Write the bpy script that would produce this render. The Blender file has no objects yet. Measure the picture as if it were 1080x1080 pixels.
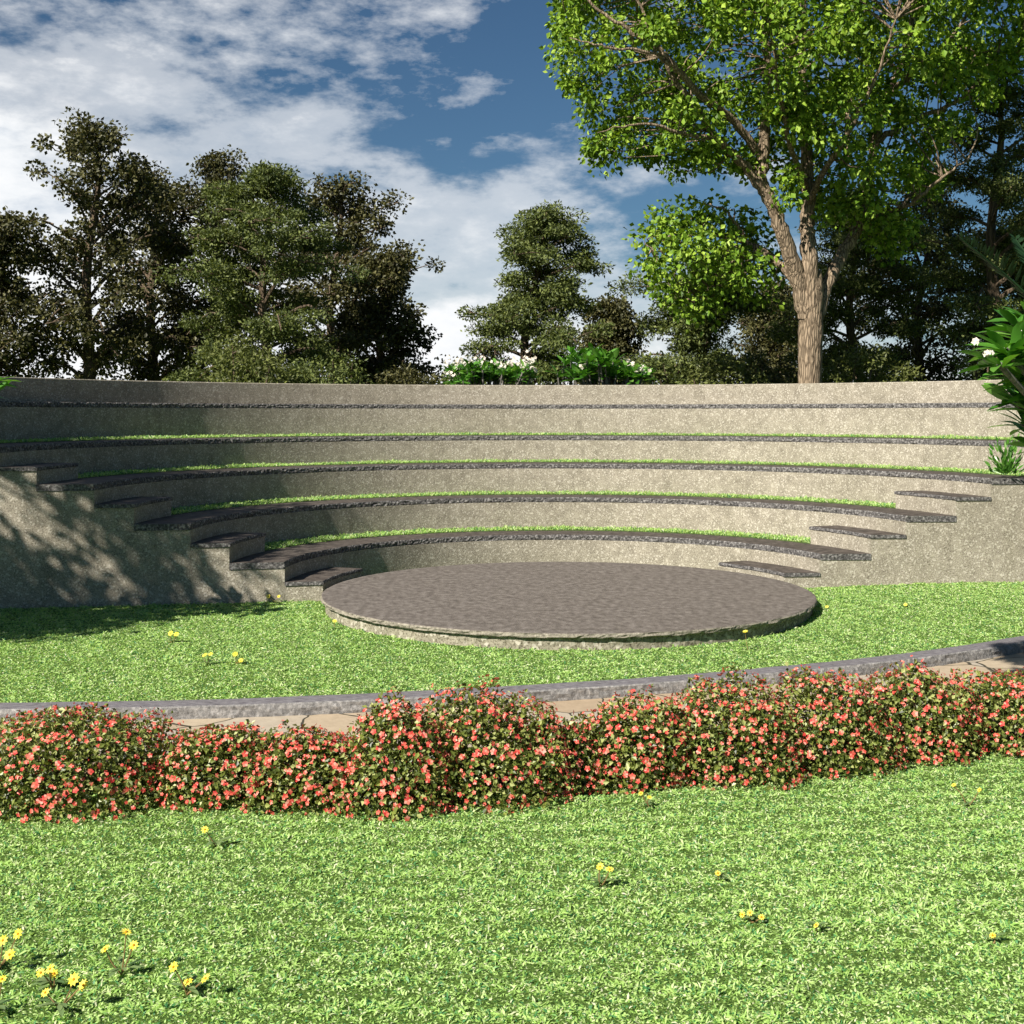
import bpy, math, random
import numpy as np
from mathutils import Vector, Matrix

rng = np.random.default_rng(7)
random.seed(7)
SC = bpy.context.scene
COL = SC.collection
F, YH, EYE = 1305.17, 436.68, 2.121        # lens in pixels of the photograph, horizon row, eye height


def at(px, py, Y):
    """a point of the place seen in direction (px, py) at distance Y"""
    return np.array([(px - 540) / F * Y, Y, EYE - (py - YH) / F * Y])


def on_ground(px, py, z=0.0):
    return at(px, py, (EYE - z) * F / (py - YH))


# ------------------------------------------------------------------ helpers
def mesh_np(name, V, faces):
    """faces: list of int arrays (n,k)"""
    V = np.asarray(V, dtype=np.float32)
    me = bpy.data.meshes.new(name)
    me.vertices.add(len(V))
    me.vertices.foreach_set('co', V.ravel())
    faces = [np.asarray(f, dtype=np.int32) for f in faces if len(f)]
    loops = np.concatenate([f.ravel() for f in faces])
    tot = np.concatenate([np.full(len(f), f.shape[1], np.int32) for f in faces])
    start = np.concatenate([[0], np.cumsum(tot)[:-1]]).astype(np.int32)
    me.loops.add(len(loops))
    me.loops.foreach_set('vertex_index', loops)
    me.polygons.add(len(tot))
    me.polygons.foreach_set('loop_start', start)
    me.polygons.foreach_set('loop_total', tot)
    me.update(calc_edges=True)
    return me


def world_loc(o):
    p = np.zeros(3)
    while o is not None:
        p = p + np.array(o.location)
        o = o.parent
    return p


def obj(name, V, faces, mat, parent=None, smooth=False, loc=None):
    """V in world coordinates; becomes local to the parent (or to loc)"""
    V = np.asarray(V, dtype=np.float64)
    if parent is not None:
        V = V - world_loc(parent)
    elif loc is not None:
        V = V - np.asarray(loc)
    me = mesh_np(name, V, faces)
    me.polygons.foreach_set('use_smooth', np.full(len(me.polygons), bool(smooth)))
    me.materials.append(mat)
    o = bpy.data.objects.new(name, me)
    COL.objects.link(o)
    if parent is not None:
        o.parent = parent
    elif loc is not None:
        o.location = loc
    return o


def tag(o, label=None, cat=None, group=None, kind=None):
    if label: o['label'] = label
    if cat: o['category'] = cat
    if group: o['group'] = group
    if kind: o['kind'] = kind
    return o


def thing(name, loc, label, cat, group=None):
    o = bpy.data.objects.new(name, None)
    o.empty_display_size = 0.2
    COL.objects.link(o)
    o.location = [float(c) for c in loc]
    return tag(o, label, cat, group)


class MB:
    def __init__(s):
        s.V, s.F, s.n = [], {}, 0

    def add(s, V, *faces):
        V = np.asarray(V, dtype=np.float64)
        s.V.append(V)
        for f in faces:
            f = np.asarray(f)
            if len(f):
                s.F.setdefault(f.shape[1], []).append(f + s.n)
        s.n += len(V)

    def tube(s, pts, rad, k=7, rough=0.0, cap=True):
        pts = np.asarray(pts, float); rad = np.asarray(rad, float)
        n = len(pts)
        tan = np.gradient(pts, axis=0)
        tan /= np.linalg.norm(tan, axis=1)[:, None] + 1e-9
        ref = np.array([0.31, 0.95, 0.05])
        if abs(tan[0] @ ref) > 0.9: ref = np.array([1.0, 0, 0])
        a = np.cross(tan, ref); a /= np.linalg.norm(a, axis=1)[:, None] + 1e-9
        b = np.cross(tan, a)
        th = np.arange(k) / k * 2 * np.pi
        rr = rad[:, None] * (1 + rough * rng.standard_normal((n, k)))
        V = pts[:, None, :] + rr[..., None] * (np.cos(th)[None, :, None] * a[:, None, :] + np.sin(th)[None, :, None] * b[:, None, :])
        i = np.arange(n - 1)[:, None] * k; j = np.arange(k)[None, :]; j2 = (j + 1) % k
        Fq = np.stack([i + j, i + j2, i + k + j2, i + k + j], -1).reshape(-1, 4)
        s.add(V.reshape(-1, 3), Fq)
        if cap:
            s.add(V[-1], np.arange(k)[None, :])

    def leaves(s, C, D, N, L, W, fold=0.15):
        """rhombic leaves: base C, direction D, normal N, length L, width W"""
        D = D / (np.linalg.norm(D, axis=1)[:, None] + 1e-9)
        S = np.cross(D, N); S /= np.linalg.norm(S, axis=1)[:, None] + 1e-9
        U = np.cross(S, D)
        L = np.broadcast_to(L, (len(C),))[:, None]; W = np.broadcast_to(W, (len(C),))[:, None]
        m = C + D * L * 0.45 + U * fold * W
        V = np.stack([C, m + S * W * .5, C + D * L, m - S * W * .5], 1).reshape(-1, 3)
        s.add(V, np.arange(len(C) * 4).reshape(-1, 4))

    def build(s, name, mat, parent=None, smooth=False, loc=None):
        return obj(name, np.concatenate(s.V), [np.concatenate(v) for v in s.F.values()], mat, parent, smooth, loc)


def wob(P, scale, seed, octaves=3):
    """smooth pseudo noise in about -1..1 for an (n,3) array"""
    r = np.random.default_rng(seed)
    out = np.zeros(len(P)); amp = 1.0; tot = 0
    for o in range(octaves):
        for _ in range(4):
            k = r.standard_normal(3) * (2 ** o) / scale
            out += amp * np.sin(P @ k + r.uniform(0, 6.28)) * 0.5
        tot += amp; amp *= 0.55
    return out / tot


def unit(n):
    v = rng.standard_normal((n, 3))
    return v / np.linalg.norm(v, axis=1)[:, None]


# ------------------------------------------------------------------ materials
class NT:
    def __init__(s, name):
        s.m = bpy.data.materials.new(name); s.m.use_nodes = True
        s.t = s.m.node_tree; s.t.nodes.clear()
        s.out = s.n('ShaderNodeOutputMaterial')

    def n(s, typ, **kw):
        nd = s.t.nodes.new(typ)
        for k, v in kw.items():
            if k.startswith('i_'):
                nd.inputs[k[2:].replace('_', ' ')].default_value = v
            else:
                setattr(nd, k, v)
        return nd

    def l(s, a, b): s.t.links.new(a, b)

    def ramp(s, fac, stops, interp='LINEAR'):
        r = s.n('ShaderNodeValToRGB'); r.color_ramp.interpolation = interp
        e = r.color_ramp.elements
        while len(e) > 1: e.remove(e[-1])
        e[0].position = stops[0][0]; e[0].color = (*stops[0][1], 1)
        for p, c in stops[1:]:
            q = e.new(p); q.color = (*c, 1)
        s.l(fac, r.inputs[0]); return r.outputs[0]

    def noise(s, scale, detail=4, rough=.55, vec=None, sc=None):
        n = s.n('ShaderNodeTexNoise'); n.inputs['Scale'].default_value = scale
        n.inputs['Detail'].default_value = detail; n.inputs['Roughness'].default_value = rough
        v = s.vec() if vec is None else vec
        if sc:
            mp = s.n('ShaderNodeMapping'); mp.inputs['Scale'].default_value = sc
            s.l(v, mp.inputs[0]); v = mp.outputs[0]
        s.l(v, n.inputs['Vector']); return n.outputs['Fac']

    def vec(s):
        g = s.n('ShaderNodeNewGeometry'); return g.outputs['Position']

    def mix(s, fac, a, b, mode='MIX'):
        m = s.n('ShaderNodeMix', data_type='RGBA', blend_type=mode)
        for sock, v in ((m.inputs[0], fac), (m.inputs[6], a), (m.inputs[7], b)):
            if hasattr(v, 'is_linked'): s.l(v, sock)
            elif isinstance(v, (int, float)): sock.default_value = v
            else: sock.default_value = (*v, 1)
        return m.outputs[2]

    def math(s, op, a, b=None):
        m = s.n('ShaderNodeMath', operation=op)
        for sock, v in ((m.inputs[0], a), (m.inputs[1], b)):
            if v is None: continue
            if hasattr(v, 'is_linked'): s.l(v, sock)
            else: sock.default_value = v
        return m.outputs[0]

    def bump(s, h, strength=.4, dist=.01):
        b = s.n('ShaderNodeBump'); b.inputs['Strength'].default_value = strength
        b.inputs['Distance'].default_value = dist; s.l(h, b.inputs['Height']); return b.outputs[0]

    def pbr(s, col, rough=.85, normal=None, spec=.3):
        p = s.n('ShaderNodeBsdfPrincipled')
        if hasattr(col, 'is_linked'): s.l(col, p.inputs['Base Color'])
        else: p.inputs['Base Color'].default_value = (*col, 1)
        if hasattr(rough, 'is_linked'): s.l(rough, p.inputs['Roughness'])
        else: p.inputs['Roughness'].default_value = rough
        p.inputs['Specular IOR Level'].default_value = spec
        if normal is not None: s.l(normal, p.inputs['Normal'])
        s.l(p.outputs[0], s.out.inputs[0]); return p


def leaf_mat(name, stops, trans=.3, tcol=(1.25, 1.2, .6), rough=.5, spec=.3, patch=None):
    t = NT(name)
    g = t.n('ShaderNodeNewGeometry')
    c = t.ramp(g.outputs['Random Per Island'], stops)
    if patch:
        nz = t.noise(patch[0], 2)
        c = t.mix(t.ramp(nz, [(.35, (0, 0, 0)), (.65, (1, 1, 1))]), c, t.mix(1.0, c, patch[1], 'MULTIPLY'))
    p = t.pbr(c, rough, None, spec)
    tr = t.n('ShaderNodeBsdfTranslucent')
    t.l(t.mix(1.0, c, tcol, 'MULTIPLY'), tr.inputs[0])
    mx = t.n('ShaderNodeMixShader'); mx.inputs[0].default_value = trans
    t.l(p.outputs[0], mx.inputs[1]); t.l(tr.outputs[0], mx.inputs[2]); t.l(mx.outputs[0], t.out.inputs[0])
    return t.m


def concrete(name, dark, lightc, speck=120):
    t = NT(name)
    big = t.noise(.9, 5, .6); mid = t.noise(7, 4, .6); fine = t.noise(speck, 3, .7)
    v = t.n('ShaderNodeTexVoronoi', feature='F1'); v.inputs['Scale'].default_value = speck * .55
    t.l(t.vec(), v.inputs['Vector'])
    c = t.ramp(mid, [(.3, dark), (.7, lightc)])
    c = t.mix(t.ramp(fine, [(.38, (1, 1, 1)), (.52, (0, 0, 0))]), c, t.mix(1.0, c, (.36, .34, .31), 'MULTIPLY'))
    c = t.mix(t.math('MULTIPLY', t.ramp(v.outputs['Color'], [(.72, (0, 0, 0)), (.8, (1, 1, 1))]), .55), c, (.62, .57, .48))
    c = t.mix(t.math('MULTIPLY', t.ramp(big, [(.4, (0, 0, 0)), (.7, (1, 1, 1))]), .45), c, t.mix(1.0, c, (.72, .73, .68), 'MULTIPLY'))
    # rain streaks running down the face
    st = t.noise(3.0, 4, .6, sc=(1, 1, .12))
    c = t.mix(t.math('MULTIPLY', t.ramp(st, [(.52, (0, 0, 0)), (.72, (1, 1, 1))]), .28), c, t.mix(1.0, c, (.62, .62, .55), 'MULTIPLY'))
    t.pbr(c, .9, t.bump(t.math('ADD', fine, t.math('MULTIPLY', v.outputs['Distance'], .8)), .35, .01), .2)
    return t.m


def stone(name, a, b, c3, scale=16, stretch=None, bump=.35, rough=.75, dist=.012):
    t = NT(name)
    n1 = t.noise(scale, 6, .62, sc=stretch); n2 = t.noise(scale * 9, 3, .6); n3 = t.noise(1.3, 3, .5)
    c = t.ramp(n1, [(.32, a), (.5, b), (.68, c3)])
    c = t.mix(t.ramp(n2, [(.3, (1, 1, 1)), (.48, (0, 0, 0))]), c, t.mix(1.0, c, (.55, .55, .55), 'MULTIPLY'))
    c = t.mix(t.math('MULTIPLY', n3, .5), c, t.mix(1.0, c, (.75, .72, .7), 'MULTIPLY'))
    t.pbr(c, rough, t.bump(t.math('ADD', n1, t.math('MULTIPLY', n2, .35)), bump, dist), .3)
    return t.m


M = {}
M['concrete'] = concrete('pebbled_concrete', (.285, .252, .198), (.42, .376, .30), 105)
M['drum'] = concrete('drum_concrete', (.22, .20, .145), (.36, .325, .25), 55)
M['slab'] = stone('dark_seat_stone', (.045, .036, .030), (.085, .069, .057), (.15, .125, .106), 11, (1, .8, 1))
M['slab_edge'] = stone('split_stone_edge', (.03, .028, .027), (.13, .122, .118), (.42, .40, .38), 34, None, .8, .8, .03)
M['stage_top'] = stone('slate_floor', (.105, .088, .074), (.165, .141, .121), (.24, .21, .184), 13, (1.0, .7, 1), .8, .7)
M['stage_rim'] = stone('rough_slate_rim', (.14, .125, .10), (.30, .27, .21), (.44, .40, .32), 30, None, .8, .85, .02)
M['kerb'] = stone('kerb_granite', (.11, .10, .108), (.185, .172, .182), (.27, .255, .262), 18, (1, 2.5, 1), .35, .7)
M['kerb_front'] = stone('rough_kerb_granite', (.13, .125, .122), (.26, .25, .24), (.42, .40, .38), 30, None, .7, .85, .02)
M['soil'] = stone('turf_soil', (.03, .05, .012), (.06, .10, .02), (.09, .15, .03), 40)
M['rubber'] = None


def ground_mat(name, stops, scale):
    t = NT(name)
    n1 = t.noise(scale, 5, .7); n2 = t.noise(1.1, 3, .5)
    c = t.ramp(n1, stops)
    c = t.mix(t.math('MULTIPLY', n2, .5), c, t.mix(1.0, c, (.7, .75, .6), 'MULTIPLY'))
    t.pbr(c, .95, t.bump(n1, .7, .03), .1)
    return t.m


M['turf'] = ground_mat('turf', [(.35, (.025, .05, .01)), (.5, (.09, .16, .03)), (.7, (.26, .40, .09))], 90)
M['earth'] = ground_mat('earth_grass', [(.3, (.05, .08, .02)), (.7, (.13, .2, .05))], 8)


def flag_mat():
    t = NT('crazy_paving')
    v = t.n('ShaderNodeTexVoronoi', feature='DISTANCE_TO_EDGE'); v.inputs['Scale'].default_value = 2.1
    vc = t.n('ShaderNodeTexVoronoi', feature='F1'); vc.inputs['Scale'].default_value = 2.1
    w = t.n('ShaderNodeVectorMath', operation='ADD')
    nz = t.n('ShaderNodeTexNoise'); nz.inputs['Scale'].default_value = 3.5
    t.l(t.vec(), nz.inputs['Vector'])
    sc = t.n('ShaderNodeVectorMath', operation='SCALE'); sc.inputs['Scale'].default_value = .12
    t.l(nz.outputs['Color'], sc.inputs[0]); t.l(t.vec(), w.inputs[0]); t.l(sc.outputs[0], w.inputs[1])
    fl = t.n('ShaderNodeVectorMath', operation='MULTIPLY'); fl.inputs[1].default_value = (1, 1, 0)
    t.l(w.outputs[0], fl.inputs[0])
    for q in (v, vc):
        q.inputs['Randomness'].default_value = 0.85
        t.l(fl.outputs[0], q.inputs['Vector'])
    sep = t.n('ShaderNodeSeparateColor'); t.l(vc.outputs['Color'], sep.inputs[0])
    c = t.ramp(sep.outputs[0], [(0, (.44, .33, .22)), (.35, (.52, .43, .31)), (.7, (.46, .41, .34)), (1, (.50, .40, .28))])
    c = t.mix(t.noise(14, 5, .6), c, t.mix(1.0, c, (.62, .6, .58), 'MULTIPLY'))
    j = t.ramp(v.outputs['Distance'], [(.008, (0, 0, 0)), (.02, (1, 1, 1))])
    c = t.mix(j, (.05, .045, .03), c)
    h = t.math('ADD', j, t.math('MULTIPLY', t.noise(30, 4, .6), .3))
    t.pbr(c, .85, t.bump(h, .6, .012), .25)
    return t.m


M['paving'] = flag_mat()


def bark_mat(name, a, b, sc=(7, 7, 1.3), scale=3.2, dist=.05):
    t = NT(name)
    tc = t.n('ShaderNodeTexCoord')
    n1 = t.noise(scale, 6, .7, tc.outputs['Object'], sc)
    v = t.n('ShaderNodeTexVoronoi', feature='DISTANCE_TO_EDGE'); v.inputs['Scale'].default_value = scale * .9
    mp = t.n('ShaderNodeMapping'); mp.inputs['Scale'].default_value = sc
    t.l(tc.outputs['Object'], mp.inputs[0]); t.l(mp.outputs[0], v.inputs['Vector'])
    hgt = t.math('ADD', t.math('MINIMUM', v.outputs['Distance'], .25), t.math('MULTIPLY', n1, .5))
    c = t.ramp(hgt, [(.2, a), (.48, b)])
    t.pbr(c, .95, t.bump(hgt, 1.0, dist), .1)
    return t.m


M['bark'] = bark_mat('furrowed_bark', (.06, .043, .028), (.35, .265, .18), (9, 9, 1.5), 2.6, .06)
M['bark_dark'] = bark_mat('dark_bark', (.06, .045, .032), (.17, .125, .085), (6, 6, 1), 2.5)
M['bark_grey'] = bark_mat('grey_bark', (.09, .085, .075), (.21, .19, .165), (4, 4, 3), 4, .01)

M['grass'] = leaf_mat('lawn_blades', [(0, (.05, .18, .06)), (.11, (.11, .33, .12)), (.18, (.30, .50, .11)), (.5, (.485, .69, .20)), (.8, (.57, .75, .29)), (.93, (.68, .74, .40)), (1, (.76, .74, .55))], .38, (1.1, 1.1, .6), .45, .35, (1.7, (.92, .94, .9)))
M['big_leaf'] = leaf_mat('bright_leaves', [(0, (.04, .085, .006)), (.4, (.13, .235, .017)), (.75, (.235, .36, .034)), (1, (.36, .48, .07))], .22, (1.3, 1.25, .35), .5, .25)
M['dark_leaf'] = leaf_mat('olive_leaves', [(0, (.022, .024, .008)), (.5, (.058, .058, .019)), (1, (.15, .14, .05))], .18, (1.2, 1.1, .5), .5, .3)
M['mid_leaf'] = leaf_mat('feathery_leaves', [(0, (.035, .05, .016)), (.5, (.092, .118, .03)), (1, (.20, .23, .065))], .22, (1.2, 1.2, .5), .55, .3)
M['shrub_leaf'] = leaf_mat('shrub_leaves', [(0, (.05, .06, .015)), (1, (.16, .18, .045))], .2)
M['frangi_leaf'] = leaf_mat('glossy_long_leaves', [(0, (.04, .13, .015)), (.6, (.09, .25, .03)), (1, (.19, .36, .07))], .28, (1.2, 1.3, .4), .32, .5)
M['bush_leaf'] = leaf_mat('small_bush_leaves', [(0, (.035, .048, .01)), (.35, (.10, .13, .022)), (.75, (.23, .265, .055)), (1, (.44, .46, .18))], .22, (1.2, 1.2, .4), .4, .4)
M['palm_leaf'] = leaf_mat('palm_leaflets', [(0, (.008, .025, .009)), (1, (.022, .055, .018))], .15)
M['weed_leaf'] = leaf_mat('weed_leaves', [(0, (.10, .18, .06)), (1, (.22, .30, .12))], .25)


def plain(name, stops, rough=.6, trans=.25, tcol=(1.1, 1, 1)):
    t = NT(name)
    oi = t.n('ShaderNodeObjectInfo'); g = t.n('ShaderNodeNewGeometry')
    r = t.math('FRACT', t.math('ADD', oi.outputs['Random'], g.outputs['Random Per Island']))
    c = t.ramp(r, stops)
    p = t.pbr(c, rough, None, .2)
    tr = t.n('ShaderNodeBsdfTranslucent'); t.l(t.mix(1.0, c, tcol, 'MULTIPLY'), tr.inputs[0])
    mx = t.n('ShaderNodeMixShader'); mx.inputs[0].default_value = trans
    t.l(p.outputs[0], mx.inputs[1]); t.l(tr.outputs[0], mx.inputs[2]); t.l(mx.outputs[0], t.out.inputs[0])
    return t.m


M['petal'] = plain('coral_petals', [(0, (.48, .03, .03)), (.25, (.72, .085, .07)), (.6, (.80, .19, .12)), (1, (.88, .42, .34))])
M['bud'] = plain('dark_red_buds', [(0, (.12, .012, .008)), (1, (.52, .05, .04))])
M['yellow'] = plain('yellow_petals', [(0, (.86, .68, .04)), (1, (.92, .80, .16))])
M['disc'] = plain('flower_disc', [(0, (.55, .26, .01)), (1, (.65, .34, .02))])
M['white'] = plain('white_petals', [(0, (.62, .54, .42)), (1, (.74, .70, .63))], .6, .15)
M['stemred'] = plain('reddish_stem', [(0, (.26, .17, .07)), (1, (.34, .22, .10))])

# ------------------------------------------------------------------ light, sky, camera
SUN = np.array([-.66 * math.cos(math.radians(38)), -.75 * math.cos(math.radians(38)), math.sin(math.radians(38))])
SUN /= np.linalg.norm(SUN)
sd = bpy.data.lights.new('sun', 'SUN'); sd.energy = 5.0; sd.angle = math.radians(.5); sd.color = (1, .95, .86)
so = bpy.data.objects.new('sun', sd); COL.objects.link(so)
so.location = (-20, -15, 30)
so.rotation_euler = Vector(SUN).to_track_quat('Z', 'Y').to_euler()

W = bpy.data.worlds.new('World'); SC.world = W; W.use_nodes = True
wt = W.node_tree; wt.nodes.clear()


class WT(NT):
    def __init__(s, tree): s.t = tree


w = WT(wt)
wo = w.n('ShaderNodeOutputWorld'); bg = w.n('ShaderNodeBackground')
w.l(bg.outputs[0], wo.inputs[0])
sky = w.n('ShaderNodeTexSky'); sky.sky_type = 'NISHITA'; sky.sun_disc = False
sky.sun_elevation = math.radians(38); sky.sun_rotation = math.atan2(SUN[0], SUN[1])
sky.air_density = 1.0; sky.dust_density = .3; sky.ozone_density = 2.0
bg.inputs['Strength'].default_value = .08
tc = w.n('ShaderNodeTexCoord')
dirv = tc.outputs['Generated']
sx = w.n('ShaderNodeSeparateXYZ'); w.l(dirv, sx.inputs[0])
X, Y_, Z = sx.outputs
# the cloud bank: below a line that sinks from the left to the right
line = w.math('SUBTRACT', .222, w.math('MULTIPLY', X, .30))
d = w.math('SUBTRACT', line, Z)
mp = w.n('ShaderNodeMapping'); mp.inputs['Scale'].default_value = (1, 1, 2.3); mp.inputs['Location'].default_value = (5.1, 2.2, .3)
w.l(dirv, mp.inputs[0])
nA = w.noise(6.5, 9, .58, mp.outputs[0])
nB = w.noise(22, 7, .62, mp.outputs[0])
nC = w.noise(3.2, 4, .5, mp.outputs[0])
s1 = w.math('ADD', d, w.math('MULTIPLY', w.math('SUBTRACT', nA, .5), .40))
s1 = w.math('ADD', s1, w.math('MULTIPLY', w.math('SUBTRACT', nB, .5), .16))
bank = w.ramp(s1, [(-.0, (0, 0, 0)), (.08, (.5, .5, .5)), (.2, (1, 1, 1))], 'EASE')
lf = w.math('MULTIPLY', X, -.5)
s2 = w.math('ADD', w.math('ADD', nB, lf), w.math('MULTIPLY', w.math('SUBTRACT', nA, .5), .9))
wisp = w.math('MULTIPLY', w.ramp(s2, [(.52, (0, 0, 0)), (.95, (1, 1, 1))]), .8)
front = w.ramp(w.math('ADD', w.math('MULTIPLY', Y_, .5), .5), [(.5, (0, 0, 0)), (.72, (1, 1, 1))])
mask = w.math('MULTIPLY', w.math('MAXIMUM', bank, wisp), front)
shade = w.ramp(w.math('ADD', w.math('MULTIPLY', nB, .45), w.math('MULTIPLY', nC, .6)), [(.36, (5.3, 5.7, 6.2)), (.46, (6.6, 6.8, 7.0)), (.58, (7.3, 7.35, 7.4))])
skyc = w.mix(1.0, sky.outputs[0], (.255, .355, .42), 'MULTIPLY')
col = w.mix(mask, skyc, shade)
w.l(col, bg.inputs[0])

cam = bpy.data.cameras.new('camera'); co = bpy.data.objects.new('camera', cam); COL.objects.link(co)
co.location = (0, 0, EYE); co.rotation_euler = (math.radians(90), 0, 0)
cam.sensor_width = 36; cam.lens = 36 * F / 1080; cam.shift_y = -(540 - YH) / 1080
cam.clip_start = .1; cam.clip_end = 3000
SC.camera = co
SC.view_settings.view_transform = 'Standard'; SC.view_settings.look = 'None'
SC.view_settings.exposure = 0.8; SC.view_settings.gamma = 1
SC.render.resolution_x = 1024; SC.render.resolution_y = 1024

# ------------------------------------------------------------------ ground, lawns, path, kerb
CX, CY = .609, 13.961
R1, DR = 3.171, 1.022
ZT = [0, .45, .90, 1.35, 1.765, 2.285]          # seat heights, 1..5
RW, ZW = 8.281, 2.641                            # back wall


def sstep(a, b, x):
    t = np.clip((x - a) / (b - a), 0, 1); return t * t * (3 - 2 * t)


def gz(x, y):
    return .10 * sstep(1.5, 6.0, x) * sstep(10.3, 14, y)


def left_line(x): return 13.97 + .17 * (x + 2.54)
def right_line(x): return 14.78 + .04 * (x - 3.66)


obj('ground', [(-900, -200, -.06), (900, -200, -.06), (900, 1500, -.06), (-900, 1500, -.06)], [np.array([[0, 1, 2, 3]])], M['earth'])['kind'] = 'structure'

# kerb line (back edge), left to right
kx = np.array([-16, -9, -6, -3.65, -2.05, 0, 1.83, 3.42, 4.77, 6.2, 8.0])
ky = np.array([10.4, 9.0, 8.80, 8.81, 8.93, 9.36, 9.95, 10.66, 11.5, 12.55, 13.9])


def cubic(xq):
    # Catmull-Rom style interpolation through the kerb points
    m = np.gradient(ky, kx)
    i = np.clip(np.searchsorted(kx, xq) - 1, 0, len(kx) - 2)
    h = kx[i + 1] - kx[i]; t = (xq - kx[i]) / h
    return ((2 * t**3 - 3 * t**2 + 1) * ky[i] + (t**3 - 2 * t**2 + t) * h * m[i] + (-2 * t**3 + 3 * t**2) * ky[i + 1] + (t**3 - t**2) * h * m[i + 1])


ks = np.linspace(-16, 8, 900)
kb = np.stack([ks, cubic(ks)], 1)
kt = np.gradient(kb, axis=0); kt /= np.linalg.norm(kt, axis=1)[:, None]
kn = np.stack([kt[:, 1], -kt[:, 0]], 1)      # towards the camera


def kerb_off(dist): return kb + kn * dist


sec = [(0, -.05), (0, .060), (.008, .067), (.10, .068), (.200, .067), (.211, .058), (.214, .03), (.214, 0), (.214, -.05)]
Vs = []
for k, (o_, z_) in enumerate(sec):
    p = kerb_off(o_); P3 = np.column_stack([p, np.full(len(p), z_)])
    rough = wob(P3, .05, 40 + k, 3) * (.009 if k >= 5 else .003) + wob(P3, .6, 3, 2) * .004
    P3[:, :2] += kn * (rough[:, None] if k else 0)
    P3[:, 2] += wob(P3, .3, 77, 3) * .003
    Vs.append(P3)
V = np.stack(Vs, 1).reshape(-1, 3); ns = len(sec); n = len(kb)
i = np.arange(n - 1)[:, None] * ns; j = np.arange(ns - 1)[None, :]
Fk = np.stack([i + j, i + j + 1, i + ns + j + 1, i + ns + j], -1).reshape(-1, 4)
kb_o = obj('kerb', V, [Fk], M['kerb']); kb_o['kind'] = 'structure'
kb_o.data.materials.append(M['kerb_front'])
kb_o.data.polygons.foreach_set('material_index', (np.arange(len(Fk)) % (ns - 1) >= 4).astype(np.int32))


def sheet(name, A, B, z, mat, nb=2):
    """a strip between polylines A and B"""
    A = np.asarray(A); B = np.asarray(B)
    t = np.linspace(0, 1, nb)
    P = A[:, None, :] * (1 - t)[None, :, None] + B[:, None, :] * t[None, :, None]
    V = np.concatenate([P, np.zeros(P.shape[:2] + (1,))], -1).reshape(-1, 3)
    V[:, 2] = z(V[:, 0], V[:, 1]) if callable(z) else z
    n = len(A); i = np.arange(n - 1)[:, None] * nb; j = np.arange(nb - 1)[None, :]
    Fq = np.stack([i + j, i + j + 1, i + nb + j + 1, i + nb + j], -1).reshape(-1, 4)
    o = obj(name, V, [Fq], mat); o['kind'] = 'structure'; return o


PATHW = 1.2
sheet('path', kerb_off(.19)[::10], kerb_off(PATHW + .25)[::10], -.022, M['paving'])
far = np.column_stack([ks[::10], np.full(len(ks[::10]), 24.0)])
sheet('lawn', kerb_off(.01)[::10], far, gz, M['turf'], 60)


def near_z(x, y): return .008 * wob(np.column_stack([x, y, 0 * x]), .5, 5, 2)


ne = kerb_off(.214 + PATHW)
ne_y = np.interp(ks, ne[:, 0], ne[:, 1])
sheet('near_lawn', np.column_stack([ks, ne_y])[::4], np.column_stack([ks, np.full(len(ks), -3.0)])[::4], near_z, M['turf'], 90)


def blades(name, P, h, w, mat, label, cat='grass', flat=.9, seg=True):
    n = len(P)
    az = rng.uniform(0, 2 * np.pi, n)
    lean = np.clip(rng.normal(flat, .35, n), .1, 1.4)
    H = np.stack([np.cos(az), np.sin(az), np.zeros(n)], 1)
    up = np.array([0, 0, 1.0])
    D = H * np.sin(lean)[:, None] + up * np.cos(lean)[:, None]
    D2 = H * np.sin(lean + .5)[:, None] + up * np.cos(lean + .5)[:, None]
    S = np.stack([-np.sin(az), np.cos(az), np.zeros(n)], 1)
    tw = rng.normal(0, .5, n)[:, None]
    S = S * np.cos(tw) + np.cross(D, S) * np.sin(tw)
    h = h[:, None]; w = (w * rng.uniform(.6, 1.3, n))[:, None]
    m = P + D * h * .55
    tip = m + D2 * h * .5
    if seg:
        V = np.stack([P - S * w * .35, P + S * w * .35, m + S * w * .5, m - S * w * .5, tip], 1).reshape(-1, 3)
        b = np.arange(n)[:, None] * 5
        fs = [b + np.array([[0, 1, 2, 3]]), b + np.array([[3, 2, 4]])]
    else:
        V = np.stack([P, m + S * w * .5, tip, m - S * w * .5], 1).reshape(-1, 3)
        fs = [np.arange(n * 4).reshape(-1, 4)]
    o = obj(name, V, fs, mat)
    return tag(o, label, cat, None, 'stuff')


# near lawn blades: only where the photograph can look, a little beyond
def scatter(x0, x1, y0, y1, dens):
    n = int((x1 - x0) * (y1 - y0) * dens)
    return rng.uniform(x0, x1, n), rng.uniform(y0, y1, n)


x, y = scatter(-7, 7, 3.2, 10.5, 25000)
edge = np.interp(x, ks, ne_y) + .03 * wob(np.column_stack([x, y, 0 * x]), .15, 9, 2)
k = (y < edge) & (np.abs(x) < .45 * y + 3.0)
k &= (np.abs(x) < .44 * y + .4) | (rng.uniform(0, 1, len(x)) < .42)
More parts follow.
